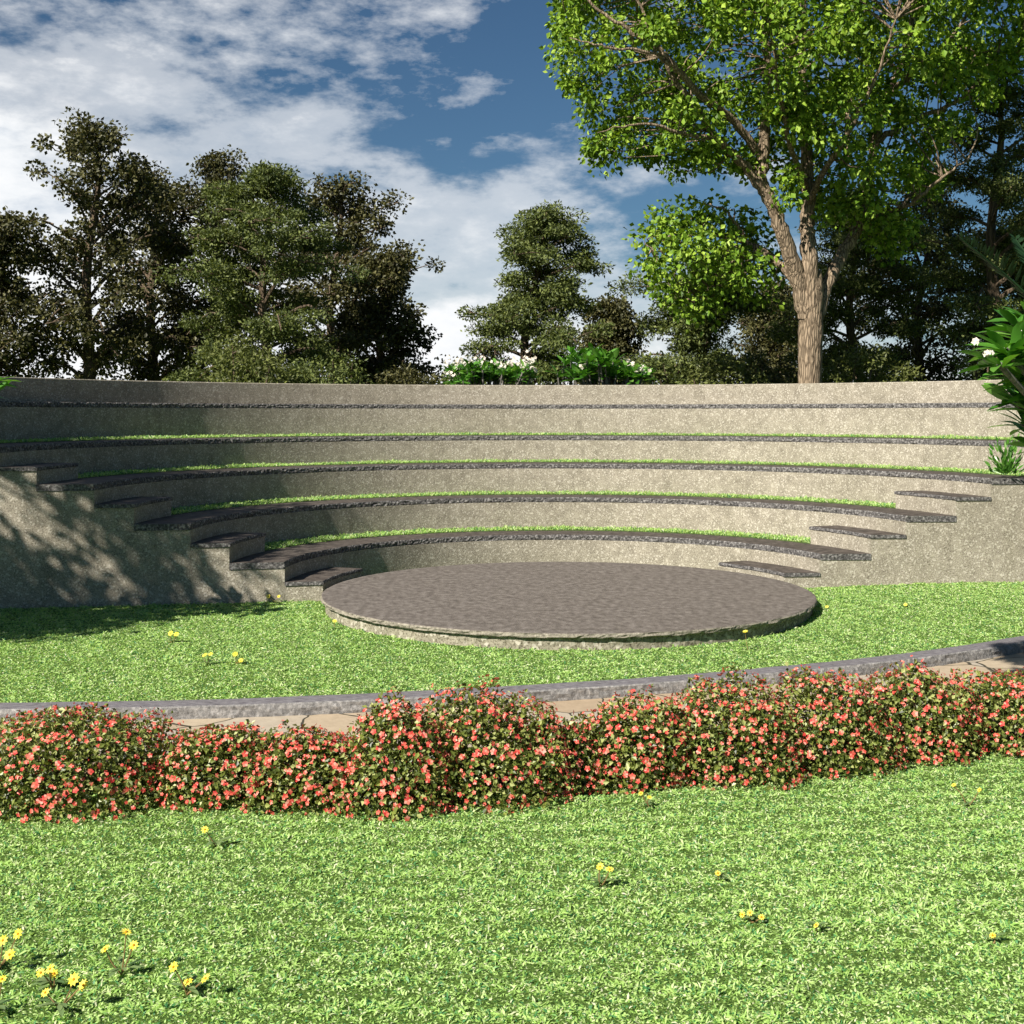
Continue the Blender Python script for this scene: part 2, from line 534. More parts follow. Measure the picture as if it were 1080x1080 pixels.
# thin out with distance
k &= rng.uniform(0, 1, len(x)) < np.clip(1.15 - .08 * (y - 3.6), .5, 1)
x, y = x[k], y[k]
P = np.column_stack([x, y, near_z(x, y) - .004])
tuft = wob(P, .028, 21, 3) + .12 * wob(P, .4, 22, 2)
gap = wob(P * [1, .7, 1], .011, 61, 2) + .75 * wob(P * [1, .55, 1], .032, 62, 2)
kg = (gap > -.92) | (rng.uniform(0, 1, len(P)) < .25)
P, tuft = P[kg], tuft[kg]
h = .019 * (1 + .6 * np.clip(tuft, -.25, 1.6)) * rng.uniform(.7, 1.35, len(P))
long = (rng.uniform(0, 1, len(P)) < .03) & (tuft > .35)
h[long] *= 1.9
P[:, 2] += np.clip(tuft, 0, 1.2) * .008
blades('foreground_grass', P, h, .0072, M['grass'], 'short bright green grass in front of the flowering hedge', flat=1.25)

x, y = scatter(-10, 10, 8.3, 15.3, 8200)
kbk = np.interp(x, ks, kb[:, 1])
lim = np.where(x < -1.9, left_line(x), np.where(x > 3.2, right_line(x), 14.5))
r_st = np.hypot(x - .608, y - 13.76)
k = (y > kbk + .005) & (y < lim) & (np.abs(x) < .44 * y + 3.4) & (r_st > 2.67)
k &= (np.abs(x) < .43 * y + .4) | (rng.uniform(0, 1, len(x)) < .45)
x, y = x[k], y[k]
P = np.column_stack([x, y, gz(x, y) - .004])
tuft = wob(P * [1, .6, 1], .035, 23, 3) + .12 * wob(P, .4, 24, 2)
gap = wob(P * [1, .6, 1], .017, 63, 2) + .7 * wob(P * [1, .5, 1], .045, 64, 2)
kg = (gap > -.92) | (rng.uniform(0, 1, len(P)) < .25)
P, tuft = P[kg], tuft[kg]
h = .025 * (1 + .5 * np.clip(tuft, -.25, 1.5)) * rng.uniform(.7, 1.35, len(P))
P[:, 2] += np.clip(tuft, 0, 1.2) * .009
foot = np.minimum(np.where(P[:, 0] < -1.9, left_line(P[:, 0]), np.where(P[:, 0] > 3.2, right_line(P[:, 0]), 99)) - P[:, 1], np.hypot(P[:, 0] - .608, P[:, 1] - 13.76) - 2.66)
h *= 1 + .7 * np.exp(-foot / .05) * rng.uniform(0, 1, len(P))
blades('stage_lawn_grass', P, h, .0095, M['grass'], 'bright green lawn grass between kerb and round stage', flat=1.2, seg=False)

# ------------------------------------------------------------------ amphitheatre
def ang_left(r):
    a, b = -3.3, -1.5
    for _ in range(50):      # angle measured from +y, negative to the left
        m = (a + b) / 2 if False else None
        break
    th = np.radians(np.linspace(-130, -40, 3001))
    xx = CX + r * np.sin(th); yy = CY + r * np.cos(th)
    return th[np.argmin(np.abs(yy - left_line(xx)))]


def ang_right(r):
    th = np.radians(np.linspace(40, 130, 3001))
    xx = CX + r * np.sin(th); yy = CY + r * np.cos(th)
    return th[np.argmin(np.abs(yy - right_line(xx)))]


def ring(section, n, aL=None, aR=None, rough=None, grow=0.0, seed=0):
    """sweep a closed (r,z) section; each r follows its own end angles. returns V, faces"""
    t = np.linspace(0, 1, n); Vs = []
    for k, (r, z) in enumerate(section):
        a0 = (ang_left(r) if aL is None else aL(r)) - grow / r
        a1 = (ang_right(r) if aR is None else aR(r)) + grow / r
        th = a0 + (a1 - a0) * t
        P = np.stack([CX + r * np.sin(th), CY + r * np.cos(th), np.full(n, z)], 1)
        if rough is not None and rough[k] > 0:
            nz = wob(P, .035, seed + k, 3) * .8 + np.sign(wob(P, .09, seed + 50 + k, 2)) * .35
            rr = rough[k] * np.abs(nz) * 1.2
            P[:, 0] += np.sin(th) * rr; P[:, 1] += np.cos(th) * rr; P[:, 2] += rough[k] * .45 * wob(P, .05, seed + 90 + k, 3)
        Vs.append(P)
    V = np.stack(Vs, 1).reshape(-1, 3); m = len(section)
    i = np.arange(n - 1)[:, None] * m; j = np.arange(m)[None, :]; j2 = (j + 1) % m
    Fq = np.stack([i + j, i + m + j, i + m + j2, i + j2], -1).reshape(-1, 4)
    caps = [np.arange(m)[None, :], (np.arange(m)[::-1] + (n - 1) * m)[None, :]]
    return V, [Fq] + caps


def slab_section(r0, r1, z1, th):
    z0 = z1 - th
    sec = [(r0 + .006, z0), (r0, z0 + th * .25), (r0, z0 + th * .55), (r0 + .002, z0 + th * .82), (r0 + .012, z1), (r0 + .05, z1 + .001), (r1, z1), (r1, z0)]
    rg = [.010, .013, .013, .010, .006, .0015, 0, 0]
    return sec, rg


STEPW, STEPL = .43, 1.2
AM = thing('amphitheatre', (CX, CY, 0), 'curved open air amphitheatre of pale rough concrete tiers with dark stone seats', 'amphitheatre')
STONE_W, OV = .605, .004
TH = .072
grass_seats = []
for i in range(1, 6):
    Ri = R1 + (i - 1) * DR; Ro = R1 + i * DR if i < 5 else RW
    z = ZT[i]; body_top = z - TH - .001
    secb = [(Ri + OV, -.08), (Ri + OV, body_top), (Ro + OV - .001, body_top), (Ro + OV - .001, -.08)]
    V, Fs = ring(secb, 200)
    tier = obj('seat_tier', V, Fs, M['concrete'], AM)
    L = (Ri) * 3.2
    sec, rg = slab_section(Ri, Ri + (STONE_W if i < 5 else .9), z, TH)
    V, Fs = ring(sec, int(L / .022), rough=rg, grow=.012, seed=100 * i)
    cp = obj('stone_seat', V, Fs, M['slab'], tier)
    cp.data.materials.append(M['slab_edge'])
    mi = np.zeros(len(cp.data.polygons), np.int32)
    m = len(sec); nq = (int(L / .022) - 1) * m
    idx = np.arange(nq) % m
    mi[:nq][(idx <= 3) | (idx == 7)] = 1; mi[nq:] = 1
    cp.data.polygons.foreach_set('material_index', mi)
    if i < 5:
        secs = [(Ri + STONE_W + .002, body_top + .002), (Ri + STONE_W + .002, z + .004), (Ro + OV - .003, z + .012), (Ro + OV - .003, body_top + .002)]
        rs = R1 + i * DR - STEPW
        V, Fs = ring(secs, 200, lambda r: ang_left(Ri + STONE_W) + STEPL / rs, lambda r: ang_right(Ri + STONE_W) - (STEPL / rs if i < 3 else .01))
        obj('turf_bed', V, Fs, M['soil'], tier)
        grass_seats.append((i, Ri + STONE_W, Ro + OV, z))

sec = [(RW + OV, -.08), (RW + OV, ZW - .012), (RW + OV + .012, ZW), (RW + .37, ZW), (RW + .38, ZW - .012), (RW + .38, -.08)]
V, Fs = ring(sec, 300)
obj('back_wall', V, Fs, M['concrete'], AM)

# aisle half steps at both ends
for i in range(1, 6):
    Ri = R1 + (i - 1) * DR
    z = ZT[i] - .225; zb = ZT[i - 1] - TH if i > 1 else -.08
    th = .042
    for side in ((-1, 1) if i < 4 else (-1,)):
        r0 = Ri - STEPW
        if side < 0:
            fL = lambda r: ang_left(r)
            fR = lambda r, r0=r0: ang_left(r) + STEPL / r0
        else:
            fL = lambda r, r0=r0: ang_right(r) - STEPL / r0
            fR = lambda r: ang_right(r)
        V, Fs = ring([(r0 + .014, zb), (r0 + .014, z - th - .001), (Ri + OV - .002, z - th - .001), (Ri + OV - .002, zb)], 30, fL, fR)
        st = obj('step', V, Fs, M['concrete'], AM)
        sec, rg = slab_section(r0, Ri + OV - .002, z, th)
        V, Fs = ring(sec, 60, fL, fR, rough=[q * .6 for q in rg], grow=.014, seed=1000 + 20 * i + side)
        tr = obj('stone_tread', V, Fs, M['slab'], st)
        tr.data.materials.append(M['slab_edge'])
        mi = np.zeros(len(tr.data.polygons), np.int32); m = len(sec); nq = 59 * m
        idx = np.arange(nq) % m
        mi[:nq][(idx <= 3) | (idx == 7)] = 1; mi[nq:] = 1
        tr.data.polygons.foreach_set('material_index', mi)

names = {1: 'lowest', 2: 'second', 3: 'third', 4: 'fourth'}
for i, r0, r1, z in grass_seats:
    # grass runs between the half steps of the next tier
    aL = ang_left(r0) + (STEPL + .03) / (R1 + i * DR - STEPW); aR = ang_right(r0) - ((STEPL + .03) / (R1 + i * DR - STEPW) if i < 3 else .015)
    area = (aR - aL) * (r1 ** 2 - r0 ** 2) / 2
    n = int(area * 2600)
    r = np.sqrt(rng.uniform(r0 ** 2, r1 ** 2, n)); th = rng.uniform(aL, aR, n)
    P = np.column_stack([CX + r * np.sin(th), CY + r * np.cos(th), np.full(n, z + .003)])
    h = .045 * rng.uniform(.6, 1.3, n) * (1 + .3 * wob(P, .15, 31 + i, 3))
    blades('seat_grass', P, h, .013, M['grass'], 'narrow curved strip of grass behind the %s stone seat' % names[i], flat=.75, seg=False)

# ------------------------------------------------------------------ stage
ST = thing('round_stage', (.608, 13.76, 0), 'low round stage with slate brown floor on a rough concrete drum', 'stage')
n = 420
th = np.arange(n) / n * 2 * np.pi


def disc(R, zs, rough, seed):
    Vs = []
    for k, (dr, z) in enumerate(zs):
        P = np.stack([.608 + (R + dr) * np.sin(th), 13.76 + (R + dr) * np.cos(th), np.full(n, z)], 1)
        q = rough[k] * (wob(P, .04, seed + k, 3) + .5 * np.sign(wob(P, .1, seed + 9 + k, 2)))
        P[:, 0] += np.sin(th) * q; P[:, 1] += np.cos(th) * q
        Vs.append(P)
    V = np.concatenate(Vs); m = len(zs)
    i = np.arange(m - 1)[:, None] * n; j = np.arange(n)[None, :]; j2 = (j + 1) % n
    Fq = np.stack([i + j2, i + j, i + n + j, i + n + j2], -1).reshape(-1, 4)
    return V, Fq


V, Fq = disc(2.655, [(0, -.06), (0, .03), (0, .08), (0, .1148)], [.004, .004, .004, 0], 300)
obj('drum', V, [Fq, (np.arange(n) + 3 * n)[None, ::-1]], M['drum'], ST)
V, Fq = disc(2.70, [(-.06, .115), (-.006, .115), (0, .125), (0, .143), (-.006, .155), (-.014, .159), (-.05, .16)], [0, .006, .008, .008, .005, .002, 0], 340)
fl = obj('stage_floor', V, [Fq, (np.arange(n) + 6 * n)[None, ::-1]], M['stage_top'], ST)
fl.data.materials.append(M['stage_rim'])
mi = np.zeros(len(fl.data.polygons), np.int32); mi[:n * 4] = 1
fl.data.polygons.foreach_set('material_index', mi)

rng = np.random.default_rng(23)

# ------------------------------------------------------------------ trees
def leaf_cloud(mb, C, rad, n, L, flat=.6, up=.5, droop=0.0, wr=.62):
    """n leaves about each centre C (k,3) with radius rad (k,)"""
    k = len(C)
    idx = np.repeat(np.arange(k), n)
    d = unit(k * n) * (rng.uniform(0, 1, k * n) ** .45)[:, None]
    d[:, 2] *= flat
    P = C[idx] + d * np.asarray(rad)[idx][:, None]
    N = unit(k * n) * .9 + d * .5 + np.array([0, 0, up])
    D = d + unit(k * n) * .9 + np.array([0, 0, -droop])
    Ls = L * rng.uniform(.65, 1.35, k * n)
    mb.leaves(P, D, N, Ls, Ls * wr)


def poly(ctrl, per=5):
    """smooth polyline through control points"""
    c = np.asarray(ctrl, float); n = len(c)
    if n < 3:
        t = np.linspace(0, 1, per + 1)[:, None]; return c[0] * (1 - t) + c[1] * t
    m = np.gradient(c, axis=0); out = []
    for a in range(n - 1):
        t = (np.arange(per) / per)[:, None]
        out.append((2 * t**3 - 3 * t**2 + 1) * c[a] + (t**3 - 2 * t**2 + t) * m[a] + (-2 * t**3 + 3 * t**2) * c[a + 1] + (t**3 - t**2) * m[a + 1])
    return np.concatenate(out + [c[-1:]])


def back_tree(name, px, Yd, top, hw, kind, label, group, bottom=408, dens=1.0, lean=0.0):
    base = at(px, YH, Yd); base[2] = -.06
    s = Yd / F
    H = EYE + (YH - top) * s + .06
    zb = EYE + (YH - bottom) * s
    hwm = hw * s
    T = thing(name, base, label, 'tree', group)
    tr = MB(); lf = MB()
    tips = [base, base + [.05 * hwm, 0, H * .3], base + [-.05 * hwm + lean * .4, .1, H * .6], base + [.04 * hwm + lean * .8, 0, H * .85], base + [lean, 0, H * .985]]
    trunk = poly(tips, 6)
    r0 = .013 * H + .05
    tt = np.linspace(0, 1, len(trunk))
    tr.tube(trunk, r0 * (1 - tt) ** .8 + .012, 8, .05)
    zr = trunk[:, 2]
    nb = int((45 if kind == 'dark' else 40) * dens)
    centres, rads = [], []
    for b in range(nb):
        u = (b + rng.uniform(0, 1)) / nb
        z = zb - .7 + (H - .25 - zb + .7) * u
        p0 = np.array([np.interp(z, zr, trunk[:, q]) for q in range(3)])
        # crown outline: wide in the lower middle, narrow at the top
        if kind == 'dark':
            prof = max(0, 1 - u ** 1.7) ** .55 * (.7 + .3 * min(1, u * 4)) * 1.05
        else:
            prof = math.sqrt(max(0, 1 - u ** 1.7)) * (.75 + .25 * min(1, u * 3)) * 1.02
        prof = max(prof, .13)
        az = b * 2.399 + rng.normal(0, .4)
        ln = hwm * prof * (rng.uniform(.48, 1.15) + .15 * math.sin(az * 2 + px))
        rise = ln * (.55 if kind == 'dark' else .32) * rng.uniform(.6, 1.3)
        hd = np.array([math.cos(az), math.sin(az), 0])
        p3 = p0 + hd * ln + [0, 0, rise - (.25 * ln if u < .35 else 0)]
        p1 = p0 + hd * ln * .35 + [0, 0, rise * .6]; p2 = p0 + hd * ln * .7 + [0, 0, rise * .85]
        br = poly([p0, p1, p2, p3], 3)
        tr.tube(br, np.linspace(r0 * .42 * (1 - .7 * u), .012, len(br)), 5, .05)
        nc = max(3, int((4 if kind == 'dark' else 5) * (.5 + ln / 2)))
        for q in range(nc):
            f = rng.uniform(.3, 1.03)
            c = p0 + (p3 - p0) * f + np.array([0, 0, rise * .25 * math.sin(f * 3.1)])
            side = np.array([-hd[1], hd[0], 0]) * rng.normal(0, .26 * ln * f + .08)
            c2 = c + side + [0, 0, rng.normal(0, .12) + .05]
            tr.tube(np.array([c, (c + c2) / 2 + [0, 0, .04], c2]), [.018, .013, .007], 4, 0, False)
            centres.append(c2); rads.append(rng.uniform(.22, .47) * (.75 + .25 * min(1, hwm / 1.8)))
    C = np.array(centres); Rr = np.array(rads)
    keep = C[:, 2] > zb - 1.2
    C, Rr = C[keep], Rr[keep]
    if kind == 'dark':
        leaf_cloud(lf, C, Rr, 105, .10, .85, .35, .3, .72)
        mat = M['dark_leaf']
    else:
        leaf_cloud(lf, C, Rr * 1.15, 270, .09, .5, .75, .1, .45)
        mat = M['mid_leaf']
    tr.build('trunk', M['bark_dark'], T)
    lf.build('crown', mat, T)
    return T


GT = 'trees standing behind the back wall'
BT = [
    ('broadleaf_tree', -4, 29, 232, 62, 'dark', 'dark olive tree cut by the left edge of the view'),
    ('broadleaf_tree', 90, 30, 132, 98, 'dark', 'tallest sparse olive tree of the left group with its trunk showing'),
    ('broadleaf_tree', 160, 33, 185, 76, 'dark', 'dense dark tree filling the gap right of the tall sparse one'),
    ('broadleaf_tree', 226, 35, 164, 74, 'dark', 'dark tree whose top peeks out left of the feathery green tree'),
    ('feathery_tree', 281, 28.5, 172, 112, 'mid', 'broad feathery green tree in the middle of the left group'),
    ('broadleaf_tree', 348, 34, 195, 88, 'dark', 'dark tree rising right behind the broad feathery green tree'),
    ('broadleaf_tree', 405, 32, 270, 66, 'dark', 'lower dark tree ending the left group beside open sky'),
    ('feathery_tree', 550, 29, 221, 92, 'mid', 'lone feathery tree against the clouds above the white flowering shrub'),
    ('broadleaf_tree', 643, 34, 318, 36, 'dark', 'small olive tree between the lone feathery tree and the big bright tree'),
    ('feathery_tree', 742, 29, 262, 86, 'mid', 'feathery tree under the low left limb of the big bright tree'),
    ('broadleaf_tree', 815, 35, 300, 48, 'dark', 'dark tree just left of the big furrowed trunk'),
    ('feathery_tree', 905, 31, 205, 96, 'mid', 'shaded feathery tree right behind the big furrowed trunk'),
    ('broadleaf_tree', 968, 34, 205, 84, 'dark', 'dark tree between the big trunk and the tall tree on the right'),
    ('feathery_tree', 1052, 27.5, 76, 104, 'mid', 'tall feathery olive tree cut by the right edge of the view'),
    ('broadleaf_tree', 1090, 34, 230, 70, 'dark', 'dark tree low behind the tall feathery tree on the right'),
]
for nm, px, Yd, top, hw, kind, lab in BT:
    back_tree(nm, px, Yd, top, hw, kind, lab, GT, lean=rng.normal(0, .2))


def shrub(px, py, Yd, r, label, mat, L, n=70, cl=40, flat=.75, name='shrub'):
    c = at(px, py, Yd); base = c.copy(); base[2] = -.06
    T = thing(name, base, label, 'shrub', 'low shrubs behind the back wall')
    st = MB(); lf = MB()
    rm = r * Yd / F
    d = unit(cl) * (rng.uniform(.2, 1, cl) ** .5)[:, None]
    d[:, 2] = d[:, 2] * .75
    C = c + d * rm
    for q in range(0, cl, 3):
        st.tube(poly([base + rng.normal(0, .08, 3) * [1, 1, 0], (base + C[q]) / 2 + rng.normal(0, .15, 3), C[q]], 4), np.linspace(.05, .012, 9), 5)
    leaf_cloud(lf, C, np.full(cl, rm * .38), n, L, flat, .6, .1, .5)
    st.build('stems', M['bark_dark'], T); lf.build('foliage', mat, T)


for px, py, Yd, r, lab, mt in [
    (262, 392, 26, 52, 'low olive shrub at the foot of the broad feathery tree', 'shrub_leaf'),
    (345, 404, 26.5, 42, 'low shrub right of the foot of the broad feathery tree', 'mid_leaf'),
    (690, 400, 27, 30, 'small dark shrub beside the right white flowering shrub', 'mid_leaf'),
    (765, 400, 26, 38, 'low olive shrub left of the big furrowed trunk', 'shrub_leaf'),
    (815, 402, 27, 36, 'dark shrub touching the left side of the big furrowed trunk', 'dark_leaf'),
    (918, 394, 26, 44, 'olive shrub right of the big furrowed trunk', 'shrub_leaf'),
    (1048, 388, 26, 44, 'olive shrub at the foot of the tall feathery tree', 'mid_leaf'),
    (430, 408, 28, 28, 'small dark shrub at the right end of the left tree group', 'dark_leaf'),
]:
    shrub(px, py, Yd, r, lab, M[mt], .09)

# ---- the big bright tree
YB = 24.0
base = at(855, YH, YB); base[2] = -.06
BTREE = thing('big_shade_tree', base, 'big bright green shade tree with thick furrowed forking trunk behind the wall', 'tree')
tr = MB(); lf = MB()
S = YB / F


def limb(pts, r0, r1, k=9, rough=.03, per=6):
    """pts: (px, py, depth offset)"""
    c = np.array([at(p[0], p[1], YB + p[2]) for p in pts])
    sk = poly(c, per)
    sk[1:-1] += rng.normal(0, .015, (len(sk) - 2, 3))
    tr.tube(sk, np.linspace(r0, r1, len(sk)), k, rough)
    return sk


skel = []
b0 = base.copy()
tk = poly([b0, at(854, 480, YB), at(854, 410, YB), at(855, 350, YB), at(856, 312, YB), at(857, 285, YB)], 8)
rt = np.interp(tk[:, 2], [0, .25, .8, 2.7, 3.8, 4.6, 5.2], [.44, .36, .28, .225, .235, .225, .12])
tr.tube(tk, rt, 22, .03)
skel.append(limb([(850, 335, -.03), (842, 296, -.1), (829, 255, -.3), (815, 217, -.4), (801, 193, -.5)], .165, .125, 14))
skel.append(limb([(801, 194, -.5), (806, 165, -.5), (807, 130, -.6), (812, 85, -.6), (806, 30, -.5), (800, -40, -.4), (790, -120, -.3)], .13, .03))
skel.append(limb([(802, 196, -.5), (783, 172, -.7), (757, 147, -1.0), (730, 107, -1.3), (707, 77, -1.5), (690, 40, -1.7), (668, -10, -1.8)], .10, .02))
skel.append(limb([(804, 165, -.5), (776, 130, -.9), (742, 102, -1.5), (710, 67, -2.0), (697, 54, -2.1), (660, 30, -2.2), (625, 5, -2.2), (590, -30, -2.1)], .085, .015))
skel.append(limb([(707, 68, -2.0), (685, 55, -2.3), (640, 50, -2.5), (600, 40, -2.5)], .04, .01))
skel.append(limb([(757, 147, -1.0), (720, 140, -1.6), (680, 130, -2.0), (630, 140, -2.2)], .05, .01))
skel.append(limb([(842, 300, -.1), (816, 273, .1), (788, 256, .4), (755, 248, .6), (716, 246, .7), (688, 262, .8)], .085, .014))
skel.append(limb([(786, 255, .4), (776, 236, .3), (762, 220, .2), (742, 214, .2)], .045, .01))
skel.append(limb([(800, 264, .25), (775, 275, .5), (757, 290, .7), (735, 318, .8)], .045, .01))
skel.append(limb([(856, 330, -.05), (853, 272, -.1), (851, 240, 0), (852, 200, .1), (850, 150, .1), (848, 100, 0), (845, 50, 0), (848, 0, 0), (842, -80, .1), (846, -200, 0)], .175, .03, 14))
skel.append(limb([(850, 150, .1), (835, 90, .6), (826, 40, 1.0), (815, -40, 1.3)], .07, .02))
skel.append(limb([(861, 335, .05), (874, 296, .2), (894, 258, .5), (909, 230, .7), (914, 200, .8), (922, 150, 1.0), (938, 100, 1.1), (958, 40, 1.2), (970, -60, 1.2), (975, -160, 1.0)], .14, .03, 13))
skel.append(limb([(908, 234, .7), (935, 224, .2), (962, 214, -.3), (990, 190, -.6), (1020, 170, -.8)], .075, .014))
skel.append(limb([(922, 150, 1.0), (960, 128, 1.3), (1008, 108, 1.4), (1040, 80, 1.2), (1075, 60, 1.0)], .07, .015))
skel.append(limb([(938, 100, 1.1), (970, 70, .6), (996, 48, .2), (1020, 15, 0), (1040, -40, -.1)], .07, .015))
skel.append(limb([(996, 48, .2), (1025, 52, 0), (1060, 56, -.2), (1100, 50, -.3)], .04, .01))
skel.append(limb([(895, 165, .9), (893, 120, 2.0), (893, 70, 2.6), (897, -20, 3.0)], .06, .02))
skel.append(limb([(852, 215, 0), (872, 175, -.9), (900, 130, -1.7), (925, 80, -2.2), (945, 20, -2.5)], .07, .015))
skel.append(limb([(851, 200, 0), (835, 160, -1.0), (825, 110, -1.8), (815, 50, -2.4), (800, -20, -2.6)], .065, .015))
SK = np.concatenate(skel)
# crown outline in photograph pixels (continues above the frame), front / back depth follows distance to the outline
crown = np.array([(575, 20), (590, 95), (618, 125), (612, 142), (628, 172), (655, 186), (690, 175), (716, 190), (745, 190), (772, 176), (800, 190), (826, 222), (850, 232), (878, 236), (905, 222), (924, 268),
                  (958, 268), (980, 236), (998, 206), (1008, 158), (1045, 118), (1090, 82), (1130, 20), (1150, -90), (1110, -220), (1010, -310), (880, -340), (740, -300), (640, -200), (585, -90), (580, -20)], float)
low = np.array([(664, 262), (672, 236), (700, 214), (735, 205), (768, 205), (792, 214), (822, 240), (838, 262), (842, 300), (820, 318), (792, 310), (762, 318), (745, 348), (720, 345), (712, 318), (690, 300)], float)


def inside(P, poly_):
    x, y = P[:, 0], P[:, 1]; c = np.zeros(len(P), bool); n = len(poly_)
    for a in range(n):
        x1, y1 = poly_[a]; x2, y2 = poly_[(a + 1) % n]
        cr = ((y1 > y) != (y2 > y)) & (x < (x2 - x1) * (y - y1) / (y2 - y1 + 1e-9) + x1)
        c ^= cr
    return c


def edge_dist(P, poly_):
    d = np.full(len(P), 1e9)
    for a in range(len(poly_)):
        A, B = poly_[a], poly_[(a + 1) % len(poly_)]
        t = np.clip(((P - A) @ (B - A)) / ((B - A) @ (B - A)), 0, 1)
        d = np.minimum(d, np.linalg.norm(P - (A + t[:, None] * (B - A)), axis=1))
    return d


def fill(poly_, n, depth, inset, full):
    lo, hi = poly_.min(0), poly_.max(0)
    P = rng.uniform(lo, hi, (n * 8, 2)); P = P[inside(P, poly_)]
    e = edge_dist(P, poly_); k = e > inset; P, e = P[k][:n], e[k][:n]
    hd = depth * np.sqrt(np.clip(e / full, .05, 1))
    dz = rng.uniform(-1, 1, len(P)); dz = np.sign(dz) * np.abs(dz) ** .7
    return np.array([at(p[0], p[1], YB + q) for p, q in zip(P, dz * hd)])


C1 = fill(crown, 800, 3.9, 10, 200) + [0, .5, 0]
C2 = fill(low, 72, 1.1, 6, 45) + [0, .7, 0]
C = np.concatenate([C1, C2])
SKlow = np.concatenate(skel[6:9]); SK = np.concatenate(skel[:6] + skel[9:])
for ic, c in enumerate(C):
    S_ = SK if ic < len(C1) else SKlow
    q = S_[np.argmin(np.linalg.norm(S_ - (c - [0, 0, .25]), axis=1))]
    mid = (q + c) / 2 + rng.normal(0, .05 + .08 * np.linalg.norm(q - c), 3)
    tr.tube(poly([q, mid, c], 3), np.linspace(.02, .005, 7), 4, 0, False)
rads = rng.uniform(.24, .50, len(C)); rads[len(C1):] = rng.uniform(.24, .40, len(C2))
leaf_cloud(lf, C[:len(C1)], rads[:len(C1)], 118, .112, .85, .35, .45, .74)
leaf_cloud(lf, C2, rads[len(C1):] * 1.35, 56, .12, .8, .35, .45, .74)
tr.build('trunk', M['bark'], BTREE, smooth=True)
lf.build('crown', M['big_leaf'], BTREE)


# ---- frangipani shrubs with rosettes of long leaves and white blossoms
def long_leaf(mb, c, d, n, L, W):
    d = d / np.linalg.norm(d); s = np.cross(d, n); s /= np.linalg.norm(s) + 1e-9; u = np.cross(s, d)
    f = [(0, .06), (.25, .55), (.55, 1), (.8, .8), (1, .04)]
    V = []
    for t, wv in f:
        p = c + d * L * t + u * (-.22 * L * t * t)
        V += [p + s * W * .5 * wv + u * .10 * W * wv, p, p - s * W * .5 * wv + u * .10 * W * wv]
    q = []
    for a in range(len(f) - 1):
        for b in (0, 1):
            q.append((a * 3 + b, a * 3 + b + 1, a * 3 + b + 4, a * 3 + b + 3))
    mb.add(V, np.array(q))


def blossom(mb, c, nrm, r, petals=5, wid=.8, cup=.25, rot=0.0):
    nrm = nrm / np.linalg.norm(nrm)
    a = np.cross(nrm, [.3, .1, .95]); a /= np.linalg.norm(a); b = np.cross(nrm, a)
    V, Fq = [], []
    for p in range(petals):
        t = rot + p / petals * 2 * math.pi
        dd = math.cos(t) * a + math.sin(t) * b; ss = -math.sin(t) * a + math.cos(t) * b
        o = len(V)
        V += [c, c + dd * r * .6 + ss * r * wid * .42 + nrm * r * cup * .5, c + dd * r + nrm * r * cup * .3, c + dd * r * .6 - ss * r * wid * .42 + nrm * r * cup * .5]
        Fq.append((o, o + 1, o + 2, o + 3))
    mb.add(V, np.array(Fq))


def frangipani(base, tips, label, L=.28, leaves=14, flowers=.3, group=None, stem=.035, name='frangipani'):
    T = thing(name, base, label, 'shrub', group)
    st = MB(); lf = MB(); fl_pts = []
    base = np.asarray(base, float)
    for tp in tips:
        tp = np.asarray(tp, float)
        fork = base + (tp - base) * [.25, .25, .5] + rng.normal(0, .08, 3) * [1, 1, 0]
        out = tp - fork; out /= np.linalg.norm(out)
        st.tube(poly([base, fork, tp], 6), np.linspace(stem * 1.7, stem * .55, 13), 7, .04)
        for q in range(leaves):
            az = q * 2.4 + rng.normal(0, .2); el = rng.uniform(-.35, 1.0)
            d = np.array([math.cos(az) * math.cos(el), math.sin(az) * math.cos(el), math.sin(el)]) + out * .35
            n = np.array([0, 0, 1.0]) + rng.normal(0, .25, 3)
            l = L * rng.uniform(.7, 1.15)
            long_leaf(lf, tp - out * rng.uniform(0, .1), d, n, l, l * .29)
        if rng.uniform() < flowers:
            fl_pts.append(tp + out * .07 + np.array([0, 0, .06]))
    st.build('stems', M['bark_grey'], T)
    lf.build('foliage', M['frangi_leaf'], T, smooth=True)
    for p in fl_pts:
        fb = MB()
        for q in range(rng.integers(5, 9)):
            blossom(fb, p + rng.normal(0, .05, 3), rng.normal(0, .6, 3) + np.array([-.2, -.7, .8]), .034 * L / .28 + .010, 5, .9, .3, rng.uniform(0, 6))
        fb.build('blossom', M['white'], T)
    return T


tips = [at(rng.uniform(474, 562), rng.uniform(386, 403), rng.uniform(22.9, 24)) for _ in range(70)]
frangipani((at(515, YH, 23.5)[0], 23.5, -.06), tips, 'wide bright green shrub with many white blossoms over the wall top', .22, 14, .5, 'frangipani shrubs behind the back wall', .025)
tips = [at(600 + 78 * t + rng.normal(0, 8), 398 - 38 * math.sin(math.pi * min(1, t * 1.15)) * rng.uniform(-.1, 1), rng.uniform(22.9, 24)) for t in rng.uniform(0, 1, 58)]
frangipani((at(640, YH, 23.5)[0], 23.5, -.06), tips, 'taller long leaved shrub with few white blossoms over the wall top', .30, 13, .12, 'frangipani shrubs behind the back wall', .03)
tips = [at(595, 382, 23.2), at(603, 374, 23.4), at(588, 394, 23.1), at(607, 392, 23.2)]
frangipani((at(597, YH, 23.2)[0], 23.2, -.06), tips, 'small long leaved sprig between the two flowering shrubs on the wall top', .28, 12, 0, 'frangipani shrubs behind the back wall', .025)

